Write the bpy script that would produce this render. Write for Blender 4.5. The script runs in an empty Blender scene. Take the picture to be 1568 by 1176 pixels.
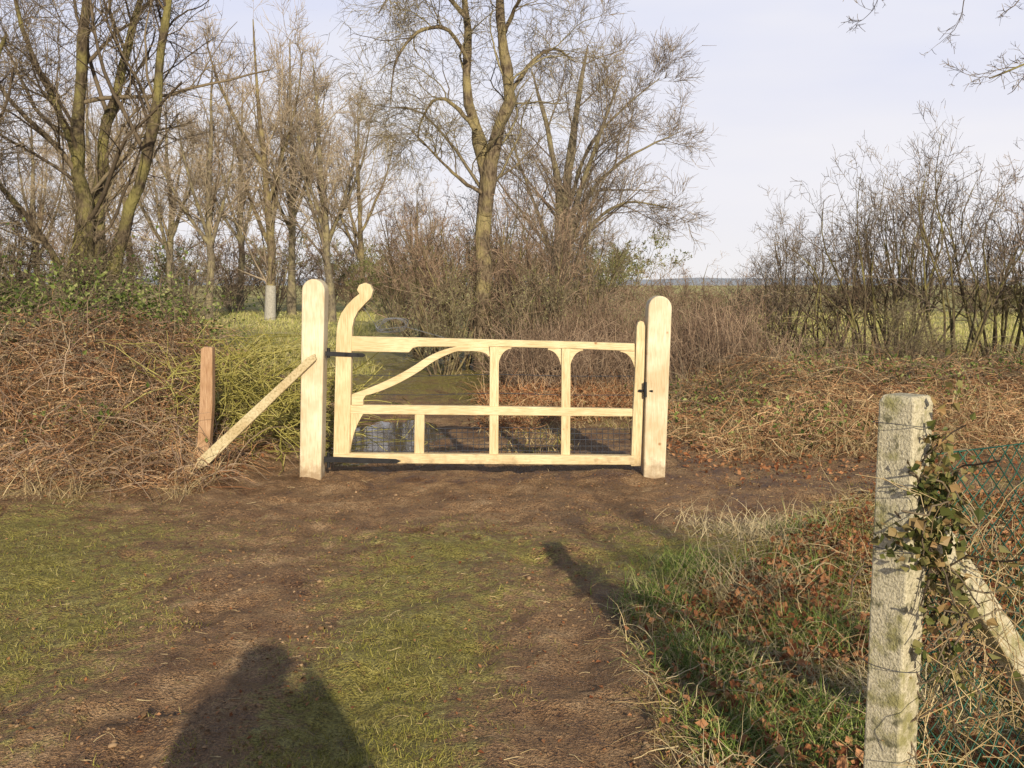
import bpy, bmesh, math, numpy as np
from math import radians, sin, cos, tan, pi
from mathutils import Vector
sc=bpy.context.scene
RS=np.random.RandomState
CH=1.6; PITCH=radians(5.83); F=1500.0
def V(px,py,y):
    a=(px-784)/F; b=(588-py)/F
    dy=cos(PITCH)+b*sin(PITCH); dz=-sin(PITCH)+b*cos(PITCH); t=y/dy
    return (a*t,y,CH+dz*t)
def nrm(v): return v/np.maximum(np.linalg.norm(v,axis=-1,keepdims=True),1e-9)
def sm(a,b,x):
    t=np.clip((x-a)/(b-a),0,1); return t*t*(3-2*t)
_tab=RS(5).rand(256,256)
def vn(x,y,o=0):
    x=np.asarray(x,float)+o*17.3; y=np.asarray(y,float)+o*9.7
    xi=np.floor(x).astype(int); yi=np.floor(y).astype(int); fx=x-xi; fy=y-yi
    fx=fx*fx*(3-2*fx); fy=fy*fy*(3-2*fy)
    g=lambda a,b:_tab[a%256,b%256]
    return (g(xi,yi)*(1-fx)+g(xi+1,yi)*fx)*(1-fy)+(g(xi,yi+1)*(1-fx)+g(xi+1,yi+1)*fx)*fy
def H(x,y):
    x=np.asarray(x,float); y=np.asarray(y,float)
    h=.05*(vn(x*.9,y*.9)-.5)+.04*(vn(x*3.1,y*3.1,1)-.5)+.028*(vn(x*8,y*8,2)-.5)+.020*(vn(x*17,y*17,3)-.5)
    near=(1-sm(9,12,y))
    wob=.12*(vn(y*.8,y*0,30)-.5)
    rut=np.exp(-((x-.42+(y-3)*.11+wob)/.10)**2)+.8*np.exp(-((x+1.25-(y-3)*.10+wob)/.11)**2)
    h=h-near*.028*rut*(.4+.9*vn(x*2,y*2,31))-near*.024*(1-sm(.12,.34,vn(x*4.3,y*3.3,22)))
    h=h+sm(-2.5,-4.4,x)*sm(7.8,10.3,y)*(1-sm(13,17,y))*.6
    h=h+sm(1.7,3.4,x)*sm(8.8,11.2,y)*(1-sm(13,18,y))*.42
    h=h-.15*np.exp(-((x+1.4)/.55)**2-((y-10.3)/1.2)**2)
    return h
# ---------- materials ----------
def newmat(n):
    m=bpy.data.materials.new(n); m.use_nodes=True; nt=m.node_tree
    b=nt.nodes["Principled BSDF"]; b.inputs["Roughness"].default_value=.85
    b.inputs["Specular IOR Level"].default_value=.25
    return m,nt,b
def ramp(nt,cols,fac=None,pos=None):
    r=nt.nodes.new("ShaderNodeValToRGB"); e=r.color_ramp.elements
    n=len(cols)
    while len(e)<n: e.new(.5)
    for i,c in enumerate(cols):
        e[i].position=pos[i] if pos else i/(n-1); e[i].color=(*c,1)
    if fac is not None: nt.links.new(fac,r.inputs[0])
    return r.outputs[0]
def noise(nt,scale,detail=5,vec=None,rough=.6):
    n=nt.nodes.new("ShaderNodeTexNoise"); n.inputs["Scale"].default_value=scale
    n.inputs["Detail"].default_value=detail; n.inputs["Roughness"].default_value=rough
    if vec is not None: nt.links.new(vec,n.inputs["Vector"])
    return n.outputs["Fac"]
def coord(nt,scale=(1,1,1),kind="Object"):
    t=nt.nodes.new("ShaderNodeTexCoord"); m=nt.nodes.new("ShaderNodeMapping")
    m.inputs["Scale"].default_value=scale; nt.links.new(t.outputs[kind],m.inputs[0]); return m.outputs[0]
def mix(nt,f,a,b,mode='MIX'):
    m=nt.nodes.new("ShaderNodeMix"); m.data_type='RGBA'; m.blend_type=mode
    for s,v in ((m.inputs[0],f),(m.inputs[6],a),(m.inputs[7],b)):
        if isinstance(v,(int,float)): s.default_value=v
        elif isinstance(v,tuple): s.default_value=(*v,1)
        else: nt.links.new(v,s)
    return m.outputs[2]
def math_(nt,op,a,b=None,c=None):
    m=nt.nodes.new("ShaderNodeMath"); m.operation=op
    for i,v in enumerate((a,b,c)):
        if v is None: continue
        if isinstance(v,(int,float)): m.inputs[i].default_value=v
        else: nt.links.new(v,m.inputs[i])
    return m.outputs[0]
def bump(nt,b,h,st=.5,d=.02):
    n=nt.nodes.new("ShaderNodeBump"); n.inputs["Strength"].default_value=st; n.inputs["Distance"].default_value=d
    nt.links.new(h,n.inputs["Height"]); nt.links.new(n.outputs[0],b.inputs["Normal"])
def island(name,cols,rough=.8,sc_=1.3):
    m,nt,b=newmat(name); g=nt.nodes.new("ShaderNodeNewGeometry")
    c=ramp(nt,cols,g.outputs["Random Per Island"])
    n=noise(nt,sc_,0,coord(nt)); c=mix(nt,.5,c,ramp(nt,[(.4,.4,.4),(1,1,1)],n,[.3,.65]),'MULTIPLY')
    nt.links.new(c,b.inputs["Base Color"]); b.inputs["Roughness"].default_value=rough
    b.inputs["Specular IOR Level"].default_value=.1
    return m
def bark(name,dark,mid,lich,amt=.55):
    m,nt,b=newmat(name); v=coord(nt,(1,1,.35))
    a=noise(nt,22,4,v); l=noise(nt,2.3,3,coord(nt))
    c=mix(nt,ramp(nt,[(0,0,0),(1,1,1)],l,[amt-.1,amt+.08]),ramp(nt,[dark,mid],a,[.35,.65]),lich)
    nt.links.new(c,b.inputs["Base Color"]); bump(nt,b,a,1.,.05); return m
M_bark=bark("bark_mossy",(.07,.05,.035),(.23,.18,.12),(.29,.24,.12),.55)
M_bark2=bark("bark_grey",(.08,.065,.05),(.24,.2,.145),(.29,.25,.145),.55)
M_barkdk=bark("bark_dark",(.04,.03,.022),(.15,.115,.075),(.22,.195,.075),.52)
M_twig=island("twig",[(.13,.10,.08),(.23,.18,.14),(.33,.27,.19)])
M_twigy=island("twig_lichen",[(.14,.11,.08),(.23,.19,.125),(.32,.28,.17)])
M_twigr=island("twig_red",[(.17,.11,.08),(.28,.195,.14),(.4,.3,.215)])
M_twigd=island("twig_dark",[(.08,.06,.045),(.16,.125,.09),(.28,.225,.15)])
M_brak=island("dead_bracken",[(.18,.08,.042),(.35,.185,.095),(.5,.3,.165),(.65,.49,.3)])
M_straw=island("straw",[(.3,.21,.11),(.48,.36,.19),(.64,.52,.31),(.4,.28,.15)])
M_pale=island("bleached_stem",[(.45,.36,.22),(.66,.56,.36)])
M_leafb=island("brown_leaf",[(.14,.045,.022),(.32,.14,.065),(.47,.25,.13)])
M_leafg=island("bramble_leaf",[(.04,.065,.018),(.09,.13,.03),(.18,.22,.06),(.36,.37,.16)],.5)
M_ivy=island("ivy_leaf",[(.05,.065,.02),(.11,.12,.035),(.22,.2,.08),(.3,.19,.09)],.4)
M_grass=island("grass_blade",[(.14,.13,.026),(.23,.23,.045),(.33,.3,.08),(.44,.38,.17)],.6)
M_gdeep=island("lush_grass",[(.08,.14,.03),(.16,.24,.05),(.28,.34,.1),(.42,.4,.18)],.5)
M_fgrass=island("field_grass",[(.26,.27,.08),(.38,.38,.12),(.5,.47,.2),(.58,.5,.28)],.8,.15)
M_ywand=island("yellow_wand",[(.2,.18,.04),(.38,.34,.1),(.5,.45,.17)])
M_clod=island("mud_clod",[(.15,.085,.045),(.29,.18,.10),(.42,.29,.18)])
def wood(name,cols,sc_,streak=.5):
    m,nt,b=newmat(name); a=noise(nt,9,6,coord(nt,sc_)); k=noise(nt,3,3,coord(nt))
    c=ramp(nt,cols,a,[.3,.5,.72][:len(cols)]); c=mix(nt,streak,c,ramp(nt,[(.72,.62,.5),(1,1,1)],k,[.35,.6]),'MULTIPLY')
    vo=nt.nodes.new("ShaderNodeTexVoronoi"); vo.inputs["Scale"].default_value=4.5
    nt.links.new(coord(nt),vo.inputs["Vector"])
    c=mix(nt,ramp(nt,[(1,1,1),(0,0,0)],vo.outputs["Distance"],[.03,.075]),c,(.34,.19,.09))
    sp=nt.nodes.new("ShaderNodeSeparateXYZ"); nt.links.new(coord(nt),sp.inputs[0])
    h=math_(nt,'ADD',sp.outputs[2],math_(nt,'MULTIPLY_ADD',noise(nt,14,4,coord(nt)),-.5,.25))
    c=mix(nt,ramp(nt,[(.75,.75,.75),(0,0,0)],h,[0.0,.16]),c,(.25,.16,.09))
    nt.links.new(c,b.inputs["Base Color"]); b.inputs["Roughness"].default_value=.65; bump(nt,b,a,.3,.004); return m
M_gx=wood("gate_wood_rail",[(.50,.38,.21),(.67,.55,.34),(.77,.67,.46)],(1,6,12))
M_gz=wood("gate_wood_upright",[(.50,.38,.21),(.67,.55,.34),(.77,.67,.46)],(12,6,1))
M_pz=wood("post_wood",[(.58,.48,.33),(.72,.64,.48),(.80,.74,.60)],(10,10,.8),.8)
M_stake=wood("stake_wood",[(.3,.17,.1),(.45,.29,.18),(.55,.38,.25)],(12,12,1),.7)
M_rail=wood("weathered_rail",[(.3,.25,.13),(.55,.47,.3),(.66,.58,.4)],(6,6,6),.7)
def plain(n,c,r=.5,metal=0):
    m,nt,b=newmat(n); k=noise(nt,20,3,coord(nt))
    nt.links.new(ramp(nt,[tuple(x*.6 for x in c),c],k,[.3,.65]),b.inputs["Base Color"])
    b.inputs["Roughness"].default_value=r; b.inputs["Metallic"].default_value=metal; return m
M_iron=plain("black_iron",(.03,.03,.035),.45,.3)
M_wire=plain("dark_wire",(.07,.075,.095),.5,.2)
M_gwire=plain("green_wire",(.03,.14,.10),.5)
M_white=plain("white_paint",(.42,.40,.36),.85)
M_conc,nt,b=newmat("lichen_concrete")
v=coord(nt); a=noise(nt,140,3,v); l=noise(nt,11,6,v); l2=noise(nt,28,5,v)
c=ramp(nt,[(.3,.27,.19),(.52,.47,.34),(.62,.57,.43)],a,[.3,.5,.7])
c=mix(nt,ramp(nt,[(0,0,0),(1,1,1)],l,[.5,.62]),c,(.28,.26,.12))
c=mix(nt,ramp(nt,[(0,0,0),(1,1,1)],l2,[.56,.68]),c,(.16,.15,.09))
nt.links.new(c,b.inputs["Base Color"]); bump(nt,b,mix(nt,.5,a,l2),.9,.01)
# ground
M_gr,nt,b=newmat("muddy_ground")
v=coord(nt)
def attr(n):
    t=nt.nodes.new("ShaderNodeAttribute"); t.attribute_name=n; return t.outputs["Fac"]
n1=noise(nt,1.6,4,v,.65); n2=noise(nt,16,5,v,.75); n3=noise(nt,85,2,v,.7); n4=noise(nt,3.2,6,v,.7)
mud=ramp(nt,[(.17,.09,.045),(.39,.245,.135),(.57,.40,.245)],n4,[.37,.52,.66])
mud=mix(nt,.9,mud,ramp(nt,[(.36,.31,.27),(1.25,1.2,1.15)],n3,[.34,.6]),'MULTIPLY')
gr=ramp(nt,[(.2,.15,.045),(.34,.295,.085),(.48,.42,.16)],n2,[.34,.5,.66])
gr=mix(nt,.9,gr,ramp(nt,[(.38,.38,.3),(1.25,1.25,1.1)],n3,[.37,.6]),'MULTIPLY')
f=math_(nt,'ADD',attr("grassy"),math_(nt,'MULTIPLY_ADD',n1,.9,-.45))
f=math_(nt,'ADD',f,math_(nt,'MULTIPLY_ADD',n2,1.5,-.75))
gf=nt.nodes.new("ShaderNodeMapRange"); gf.interpolation_type='SMOOTHSTEP'
nt.links.new(f,gf.inputs[0]); gf.inputs[1].default_value=.22; gf.inputs[2].default_value=.68
c=mix(nt,gf.outputs[0],mud,gr)
lit=ramp(nt,[(.10,.05,.028),(.29,.16,.085),(.48,.32,.19)],noise(nt,34,3,v,.8),[.35,.5,.66])
c=mix(nt,attr("litter"),c,lit)
fld=ramp(nt,[(.33,.31,.11),(.48,.44,.17),(.6,.53,.28)],noise(nt,.35,6,v,.75),[.35,.5,.65])
c=mix(nt,attr("field"),c,fld)
nt.links.new(c,b.inputs["Base Color"])
wet=ramp(nt,[(.33,.33,.33),(.85,.85,.85)],n4,[.42,.55]); nt.links.new(math_(nt,'MAXIMUM',wet,attr("field")),b.inputs["Roughness"]); b.inputs["Specular IOR Level"].default_value=.35
hh=math_(nt,'ADD',math_(nt,'MULTIPLY',n2,1.3),math_(nt,'MULTIPLY',n3,.8))
bump(nt,b,hh,1.,.05)
M_wat,nt,b=newmat("puddle_water"); b.inputs["Base Color"].default_value=(.05,.04,.03,1); b.inputs["Roughness"].default_value=.04
b.inputs["Specular IOR Level"].default_value=1.; bump(nt,b,noise(nt,9,2,coord(nt)),.05,.01)
# ---------- mesh builder ----------
class MB:
    def __init__(s): s.v=[];s.f=[];s.m=[];s.s=[];s.n=0
    def add(s,v,f,mat=0,smooth=False):
        s.v.append(v.reshape(-1,3)); s.f.append(f.reshape(-1,4)+s.n); k=f.size//4
        s.m.append(np.full(k,mat)); s.s.append(np.full(k,smooth)); s.n+=v.size//3
    def tubes(s,P,R,S=3,mat=0,smooth=True):
        N,K,_=P.shape
        if N==0: return
        T=nrm(np.gradient(P,axis=1)); m=nrm(T.mean(1))
        if S==2:
            q=nrm(np.cross(T,nrm(RS(N).normal(size=(N,3)))[:,None,:]))*(R*1.35)[:,:,None]
            vs=np.stack([P-q,P+q],2); i=np.arange(N*K*2).reshape(N,K,2)
            s.add(vs,np.stack([i[:,:-1,0],i[:,:-1,1],i[:,1:,1],i[:,1:,0]],-1),mat,False); return
        ref=np.eye(3)[np.argmin(np.abs(m),axis=1)][:,None,:]
        U=nrm(np.cross(T,ref)); W=np.cross(T,U)
        a=np.arange(S)*2*pi/S
        vs=P[:,:,None,:]+R[:,:,None,None]*(np.cos(a)[None,None,:,None]*U[:,:,None,:]+np.sin(a)[None,None,:,None]*W[:,:,None,:])
        i=np.arange(N*K*S).reshape(N,K,S); j=np.roll(i,-1,axis=2)
        s.add(vs,np.stack([i[:,:-1],j[:,:-1],j[:,1:],i[:,1:]],-1),mat,smooth)
    def ribbons(s,P,W,side,mat=0):
        N,K,_=P.shape
        if N==0: return
        o=side[:,None,:]*W[:,:,None]
        vs=np.stack([P-o,P+o],2); i=np.arange(N*K*2).reshape(N,K,2)
        s.add(vs,np.stack([i[:,:-1,0],i[:,:-1,1],i[:,1:,1],i[:,1:,0]],-1),mat)
    def leaves(s,C,size,rng,mat=0,asp=.7,up=0.):
        N=len(C)
        if N==0: return
        n=nrm(rng.normal(size=(N,3))+[0,0,up]); t=nrm(np.cross(n,rng.normal(size=(N,3)))); w=np.cross(n,t)
        z=(size*rng.uniform(.5,1.3,N))[:,None]
        vs=np.stack([C-t*z*.5,C+w*z*asp*.5+n*z*.15-t*z*.1,C+t*z*.6,C-w*z*asp*.5+n*z*.15-t*z*.1],1)
        s.add(vs,np.arange(N*4).reshape(N,4),mat)
    def mesh(s,name,mats):
        v=np.concatenate(s.v).astype(np.float32); f=np.concatenate(s.f).astype(np.int32)
        me=bpy.data.meshes.new(name); me.vertices.add(len(v)); me.vertices.foreach_set("co",v.ravel())
        me.loops.add(f.size); me.loops.foreach_set("vertex_index",f.ravel())
        me.polygons.add(len(f)); me.polygons.foreach_set("loop_start",np.arange(0,f.size,4,dtype=np.int32))
        for m in mats: me.materials.append(m)
        me.update(calc_edges=True)
        me.polygons.foreach_set("material_index",np.concatenate(s.m).astype(np.int32))
        me.polygons.foreach_set("use_smooth",np.concatenate(s.s))
        me.update(); return me
    def obj(s,name,mats,parent=None,loc=(0,0,0)):
        return link(name,s.mesh(name,mats),parent,loc)
def link(name,me,parent=None,loc=(0,0,0)):
    o=bpy.data.objects.new(name,me); sc.collection.objects.link(o); o.location=loc
    if parent: o.parent=parent
    return o
def empty(name,loc=(0,0,0)):
    o=bpy.data.objects.new(name,None); sc.collection.objects.link(o); o.location=loc; o.empty_display_size=.2; return o
def curves(b,d,L,K,wig,up,rng):
    P=[b]; d=nrm(d); st=(L/K)[:,None]
    for k in range(K):
        d=nrm(d+rng.normal(0,wig,d.shape)+np.array([0,0,up])); b=b+d*st; P.append(b)
    return np.stack(P,1)
def resample(pts,K):
    pts=np.array(pts,float); n=len(pts); t=np.linspace(0,n-1,K+1); i=np.clip(t.astype(int),0,n-2); f=(t-i)[:,None]
    p0=pts[np.clip(i-1,0,n-1)];p1=pts[i];p2=pts[i+1];p3=pts[np.clip(i+2,0,n-1)]
    return .5*((2*p1)+(-p0+p2)*f+(2*p0-5*p1+4*p2-p3)*f**2+(-p0+3*p1-3*p2+p3)*f**3)
def grow(mb,paths,levels,seed,minr=.004,S0=9,K0=18,tm=1):
    rng=RS(seed)
    P=np.stack([resample([q[:3] for q in p],K0) for p in paths])
    R=np.stack([np.interp(np.linspace(0,len(p)-1,K0+1),range(len(p)),[q[3] for q in p]) for p in paths])
    L=np.linalg.norm(np.diff(P,axis=1),axis=2).sum(1)
    P=P+rng.normal(0,1,P.shape)*R[:,:,None]*.2
    mb.tubes(P,R*rng.uniform(.86,1.16,R.shape),S0,0)
    for li,q in enumerate(levels):
        N,K1,_=P.shape; n=q['n']
        par=np.repeat(np.arange(N),n); t=rng.uniform(q.get('t0',.25),1,N*n); x=t*(K1-1); i=np.minimum(x.astype(int),K1-2); f=(x-i)[:,None]
        b=P[par,i]*(1-f)+P[par,i+1]*f; d=nrm(P[par,i+1]-P[par,i]); r=R[par,i]*(1-f[:,0])+R[par,i+1]*f[:,0]
        a=np.radians(rng.uniform(*q.get('ang',(30,60)),N*n))[:,None]
        pr=nrm(np.cross(d,rng.normal(size=d.shape))); pr=nrm(pr+np.array([0,0,q.get('ub',.2)]))
        d2=nrm(np.cos(a)*d+np.sin(a)*pr)
        ln=L[par]*q['lr']*(1.15-.7*t)*rng.uniform(.55,1.25,N*n)
        if 'minl' in q: ln=np.maximum(ln,q['minl']*rng.uniform(.6,1.3,N*n))
        if 'maxl' in q: ln=np.minimum(ln,q['maxl']*rng.uniform(.6,1.1,N*n))
        K=q.get('K',4)
        P=curves(b,d2,ln,K,q.get('w',.12),q.get('up',.03),rng)
        r0=np.maximum(np.minimum(r*q.get('rr',.55),ln*.013),minr)
        R=r0[:,None]*np.linspace(1,.35,K+1)[None,:]; R=np.maximum(R,minr*.6); L=ln
        mb.tubes(P,R,q.get('S',3),tm if r0.mean()<.03 else 0)
    return P
# ---------- ground ----------
def axis(lo,hi,st,far0,far1):
    c=list(np.arange(lo,hi,st)); s=st; x=hi; up=[]
    while x<far1: up.append(x); s*=1.12; x+=s
    up.append(far1); s=st; x=lo-st; dn=[]
    while x>far0: dn.append(x); s*=1.12; x-=s
    dn.append(far0); return np.array(dn[::-1]+c+up)
xs=axis(-5,5,.035,-2500,2500); ys=axis(2.4,12.5,.035,-60,3500)
X,Y=np.meshgrid(xs,ys)
def grassy(x,y):
    g=np.full(np.shape(x),.24)
    def bl(cx,cy,rx,ry,a): return a*np.exp(-((x-cx)/rx)**2-((y-cy)/ry)**2)
    g=g+bl(-2.6,4.3,1.0,1.8,.45)+bl(-.5,3.6,.45,1.6,.5)+bl(-.2,5.6,1.1,.9,.2)+bl(1.3,5.6,1.3,.9,.35)+bl(1.2,3.5,.6,1.4,.6)
    g=g+bl(-3.4,6.2,1.2,1.0,.25)-bl(-1.35,4.2,.35,2.2,.28)-bl(.3,4.0,.33,2.4,.34)-bl(.2,7.5,2.6,.9,.35)+bl(-1.2,6.1,1.,.5,.1)
    g=g+sm(11,14,y)*.35-bl(-1.5,10.5,.8,3.5,.5)-bl(.5,9.3,1.6,.8,.3)+sm(2.,6,np.abs(x))*.1
    return g
def litter(x,y):
    l=sm(-2.4,-3.6,x)*sm(7.4,8.6,y)*(1-sm(15,20,y))+sm(1.6,2.8,x)*sm(8.2,9.8,y)*(1-sm(13,16,y))
    l=l+sm(.5,1.1,x-np.maximum(y-4.6,0)*.75)*(1-sm(6.5,7.6,y))*.6+sm(.2,1.2,x)*sm(11,13,y)*(1-sm(20,26,y))*.7*(1-sm(4,6,x))
    return np.clip(l,0,1)
GZ=H(X,Y)
mb=MB(); ny,nx=X.shape; idx=np.arange(nx*ny).reshape(ny,nx)
mb.add(np.stack([X,Y,GZ],-1),np.stack([idx[:-1,:-1],idx[:-1,1:],idx[1:,1:],idx[1:,:-1]],-1),0,True)
ground=mb.obj("ground",[M_gr])
for n,a in (("grassy",grassy(X,Y)),("litter",litter(X,Y)),("field",sm(18,28,Y+np.clip(X-4,0,6)*2.5)*.9)):
    at=ground.data.attributes.new(n,'FLOAT','POINT'); at.data.foreach_set("value",a.ravel().astype(np.float32))
th=np.linspace(0,2*pi,41)[:-1]; rr=.8+.35*vn(th*2,th*0,4)
ring=np.stack([-1.4+.8*rr*np.cos(th),10.3+1.8*rr*np.sin(th),np.full(40,-.045)],1)
me=bpy.data.meshes.new("puddle"); me.from_pydata([tuple(p) for p in ring],[],[tuple(range(40))]); me.materials.append(M_wat); link("puddle",me)
# ---------- plank helper ----------
def plank(name,poly,y0,th,mat,parent=None,bev=.006,seg=2):
    pts=[V(a,b,y0) for a,b in poly]
    n=len(pts); vs=[(p[0],y0,p[2]) for p in pts]+[(p[0],y0+th,p[2]) for p in pts]
    fs=[tuple(range(n)),tuple(range(2*n-1,n-1,-1))]+[(i,n+i,n+(i+1)%n,(i+1)%n) for i in range(n)]
    me=bpy.data.meshes.new(name); me.from_pydata(vs,[],fs)
    bm=bmesh.new(); bm.from_mesh(me); bmesh.ops.recalc_face_normals(bm,faces=bm.faces); bm.to_mesh(me); bm.free()
    me.materials.append(mat); o=link(name,me,parent)
    m=o.modifiers.new("b",'BEVEL'); m.width=bev; m.segments=seg; m.limit_method='ANGLE'; m.angle_limit=radians(40)
    return o
def arch(x0,x1,xb0,xb1,top,bot,k=14):
    c=(x0+x1)/2; r=(x1-x0)/2
    return [(xb0,bot)]+[(c-r*cos(pi*i/k),top+r*1.05-r*1.05*sin(pi*i/k)) for i in range(k+1)]+[(xb1,bot)]
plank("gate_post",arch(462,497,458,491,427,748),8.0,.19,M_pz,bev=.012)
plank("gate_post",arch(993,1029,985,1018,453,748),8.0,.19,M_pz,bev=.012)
gate=empty("wooden_gate",(0,0,0))
horn=[(510,708),(512,620),(514,540),(515,510),(517,494),(522,480),(531,467),(542,456),(550,450),(546,444),(550,436),(559,433),(567,436),(571,445),(568,456),(558,466),(548,477),(542,489),(539,503),(538,540),(537,600),(536,650),(535,708)]
plank("heel_stile",horn,8.04,.085,M_gz,gate)
plank("top_rail",[(537,515),(640,517),(760,520),(880,523),(972,526),(972,538),(880,534),(760,531),(700,531),(640,531),(632,533),(626,540),(537,538)],8.055,.06,M_gx,gate)
plank("mid_rail",[(535,620),(750,622),(969,626),(969,638),(750,636),(535,634)],8.058,.055,M_gx,gate)
plank("bottom_rail",[(510,694),(750,696),(972,698),(972,712),(750,711),(510,709)],8.036,.075,M_gx,gate)
plank("head_stile",[(966,714),(969,640),(973,560),(975,500),(977,494),(981,491),(986,493),(988,500),(987,560),(984,640),(981,714)],8.045,.075,M_gz,gate)
def arc(p0,p1,p2,k=14): return [((1-t)**2*p0[0]+2*t*(1-t)*p1[0]+t*t*p2[0],(1-t)**2*p0[1]+2*t*(1-t)*p1[1]+t*t*p2[1]) for t in [i/k for i in range(k+1)]]
br=arc((538,604),(600,583),(640,556))+arc((640,556),(672,533),(712,529))[1:]+[(748,529),(750,546)]+arc((748,546),(744,537),(715,538),6)+arc((700,538),(672,546),(645,567),8)+arc((645,567),(600,596),(560,606),8)[1:]+[(556,612),(556,621),(538,621)]
plank("curved_brace",br,8.05,.065,M_gx,gate)
plank("heel_knee",[(537,633),(557,633)]+arc((557,633),(541,655),(536,692),8)[1:],8.061,.045,M_gz,gate)
for i,(a0,a1,t,bm_) in enumerate([(634,649,634,697),(749,763,529,698),(859,873,532,699)]):
    plank("upright_%d"%(i+1),[(a0,bm_),(a0+1,t),(a1+1,t),(a1,bm_)],8.064,.045,M_gz,gate)
def knee(nm,x,y,w,h):
    plank(nm,[(x,y),(x+w,y)]+arc((x+w,y+4),(x+w*.25,y+5),(x,y+h),8),8.067,.038,M_gx,gate,.003)
knee("knee_1",763,530,20,28); knee("knee_2",859,532,-20,28); knee("knee_3",873,533,20,28); knee("knee_4",972,535,-22,30)
def tub(mb,pts,r,S=6,mat=0):
    pts=np.array(pts,float); mb.tubes(pts[None],np.full((1,len(pts)),r),S,mat)
plank("bottom_strap_hinge",[(496,699),(606,703),(614,706),(606,710),(496,708)],8.026,.008,M_iron,gate,.001,1)
plank("top_strap_hinge",[(498,538),(556,541),(560,544),(556,547),(498,545)],8.03,.007,M_iron,gate,.001,1)
mb=MB()
for x,y0,y1 in ((503,533,548),(503,693,716)): tub(mb,[V(x,y0,8.05),V(x,y1,8.05)],.014,8)
for x,y in ((530,543),(548,544),(540,705),(570,706),(598,707)):
    p=V(x,y,8.02); tub(mb,[p,(p[0],p[1]+.012,p[2])],.009,8)
tub(mb,[V(978,598,8.03),V(1000,599,8.0)],.010,6); tub(mb,[V(988,585,8.0),V(988,608,8.0)],.014,8)
mb.obj("hinge_pins_and_latch",[M_iron],gate)
mb=MB(); yw=8.125
for py in (574,603,655,662,671,681,690): tub(mb,[V(538,py,yw),V(640,py+2,yw),V(760,py-1,yw),V(870,py+2,yw),V(972,py+2,yw)],.0028,4)
for x in np.arange(544,970,8.6): tub(mb,[V(x,655,yw+.003),V(x+.5,699,yw+.003)],.0024,4)
mb.obj("wire_netting",[M_wire],gate)
mb=MB(); t=np.linspace(0,1,60); q=np.array(V(600,498,8.16))
for k in range(3):
    tub(mb,np.stack([q[0]+.11*np.cos(t*9+k)*(1+.3*np.sin(t*4)),q[1]+.05*np.sin(t*5+k),q[2]+.06*np.sin(t*9+k*1.3)],1),.0022,4)
tub(mb,[V(556,470,8.12),V(580,505,8.15),V(620,500,8.18),V(680,517,8.14)],.0022,4)
mb.obj("wire_tangle",[plain("pale_wire",(.25,.26,.3),.4,.3)],gate)
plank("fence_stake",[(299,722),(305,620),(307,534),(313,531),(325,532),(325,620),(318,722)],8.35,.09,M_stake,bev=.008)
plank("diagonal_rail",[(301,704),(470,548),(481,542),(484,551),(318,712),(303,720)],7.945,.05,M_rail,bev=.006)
# ---------- concrete post ----------
cp=empty("concrete_fence_post",(0,0,0))
px0,py0=.995,2.47; s=.049; ptop=1.32
def prism(name,levels,mat,parent,bev=.006):
    bm=bmesh.new(); rings=[]
    for (cx,cy,cz,h) in levels:
        rings.append([bm.verts.new((cx+h*a,cy+h*b_,cz)) for a,b_ in ((-1,-1),(1,-1),(1,1),(-1,1))])
    for r0,r1 in zip(rings,rings[1:]):
        for i in range(4): bm.faces.new((r0[i],r0[(i+1)%4],r1[(i+1)%4],r1[i]))
    bm.faces.new(rings[-1]); bm.faces.new(rings[0][::-1])
    me=bpy.data.meshes.new(name); bm.to_mesh(me); bm.free(); me.materials.append(mat)
    o=link(name,me,parent); m=o.modifiers.new("b",'BEVEL'); m.width=bev; m.segments=2; m.limit_method='ANGLE'; m.angle_limit=radians(30); return o
o=prism("post_shaft",[(0,0,-.2,s),(0,0,ptop-.018,s),(0,0,ptop,s*.85)],M_conc,cp); o.location=(px0,py0,0); o.rotation_euler=(0,radians(.5),radians(40))
A=Vector((px0+.04,py0+.0,1.03)); B=Vector((1.86,2.78,-.05)); D=(B-A)
o=prism("strut",[(0,0,0,.034),(0,0,D.length,.034)],M_conc,cp); o.location=A; o.rotation_mode='QUATERNION'; o.rotation_quaternion=D.to_track_quat('Z','Y')
mb=MB(); rg=RS(3)
for z in (1.25,.93,.62,.3):
    a=np.linspace(0,2*pi,20); tub(mb,np.stack([px0+.073*np.cos(a),py0+.073*np.sin(a),z+.004*np.sin(a*2)],1),.0011,4)
mb.obj("tying_wires",[M_wire],cp)
mb=MB(); fd=np.array([.86,.51]); o2=np.array([px0+.04,py0+.05]); Lf,Hf=3.,1.13
segs=[]
for sgn in (1,-1):
    for o_ in np.arange(-Hf,Lf+Hf,.06):
        ts=[]
        for t in np.linspace(0,1,25):
            u=o_+sgn*Hf*t
            if 0<=u<=Lf: ts.append((u,t*Hf))
        if len(ts)>1: segs.append([(ts[0][0]+(ts[-1][0]-ts[0][0])*q,ts[0][1]+(ts[-1][1]-ts[0][1])*q) for q in np.linspace(0,1,7)])
Pn=np.array([[[o2[0]+fd[0]*u+.0,o2[1]+fd[1]*u+.02*sin(u*9+z*7),z+.02] for u,z in sg] for sg in segs]); mb.tubes(Pn,np.full(Pn.shape[:2],.0018),4)
for z in (.05,.6,1.15): tub(mb,[(o2[0],o2[1],z),(o2[0]+fd[0]*1.5,o2[1]+fd[1]*1.5,z-.015),(o2[0]+fd[0]*Lf,o2[1]+fd[1]*Lf,z)],.0022,4)
mb.obj("chain_link_fence",[M_gwire])
mb=MB(); rg=RS(11)
N=44; b=np.stack([px0+.05+rg.uniform(-.03,.12,N),py0+rg.uniform(-.07,.05,N),rg.uniform(.35,1.1,N)],1)
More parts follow.
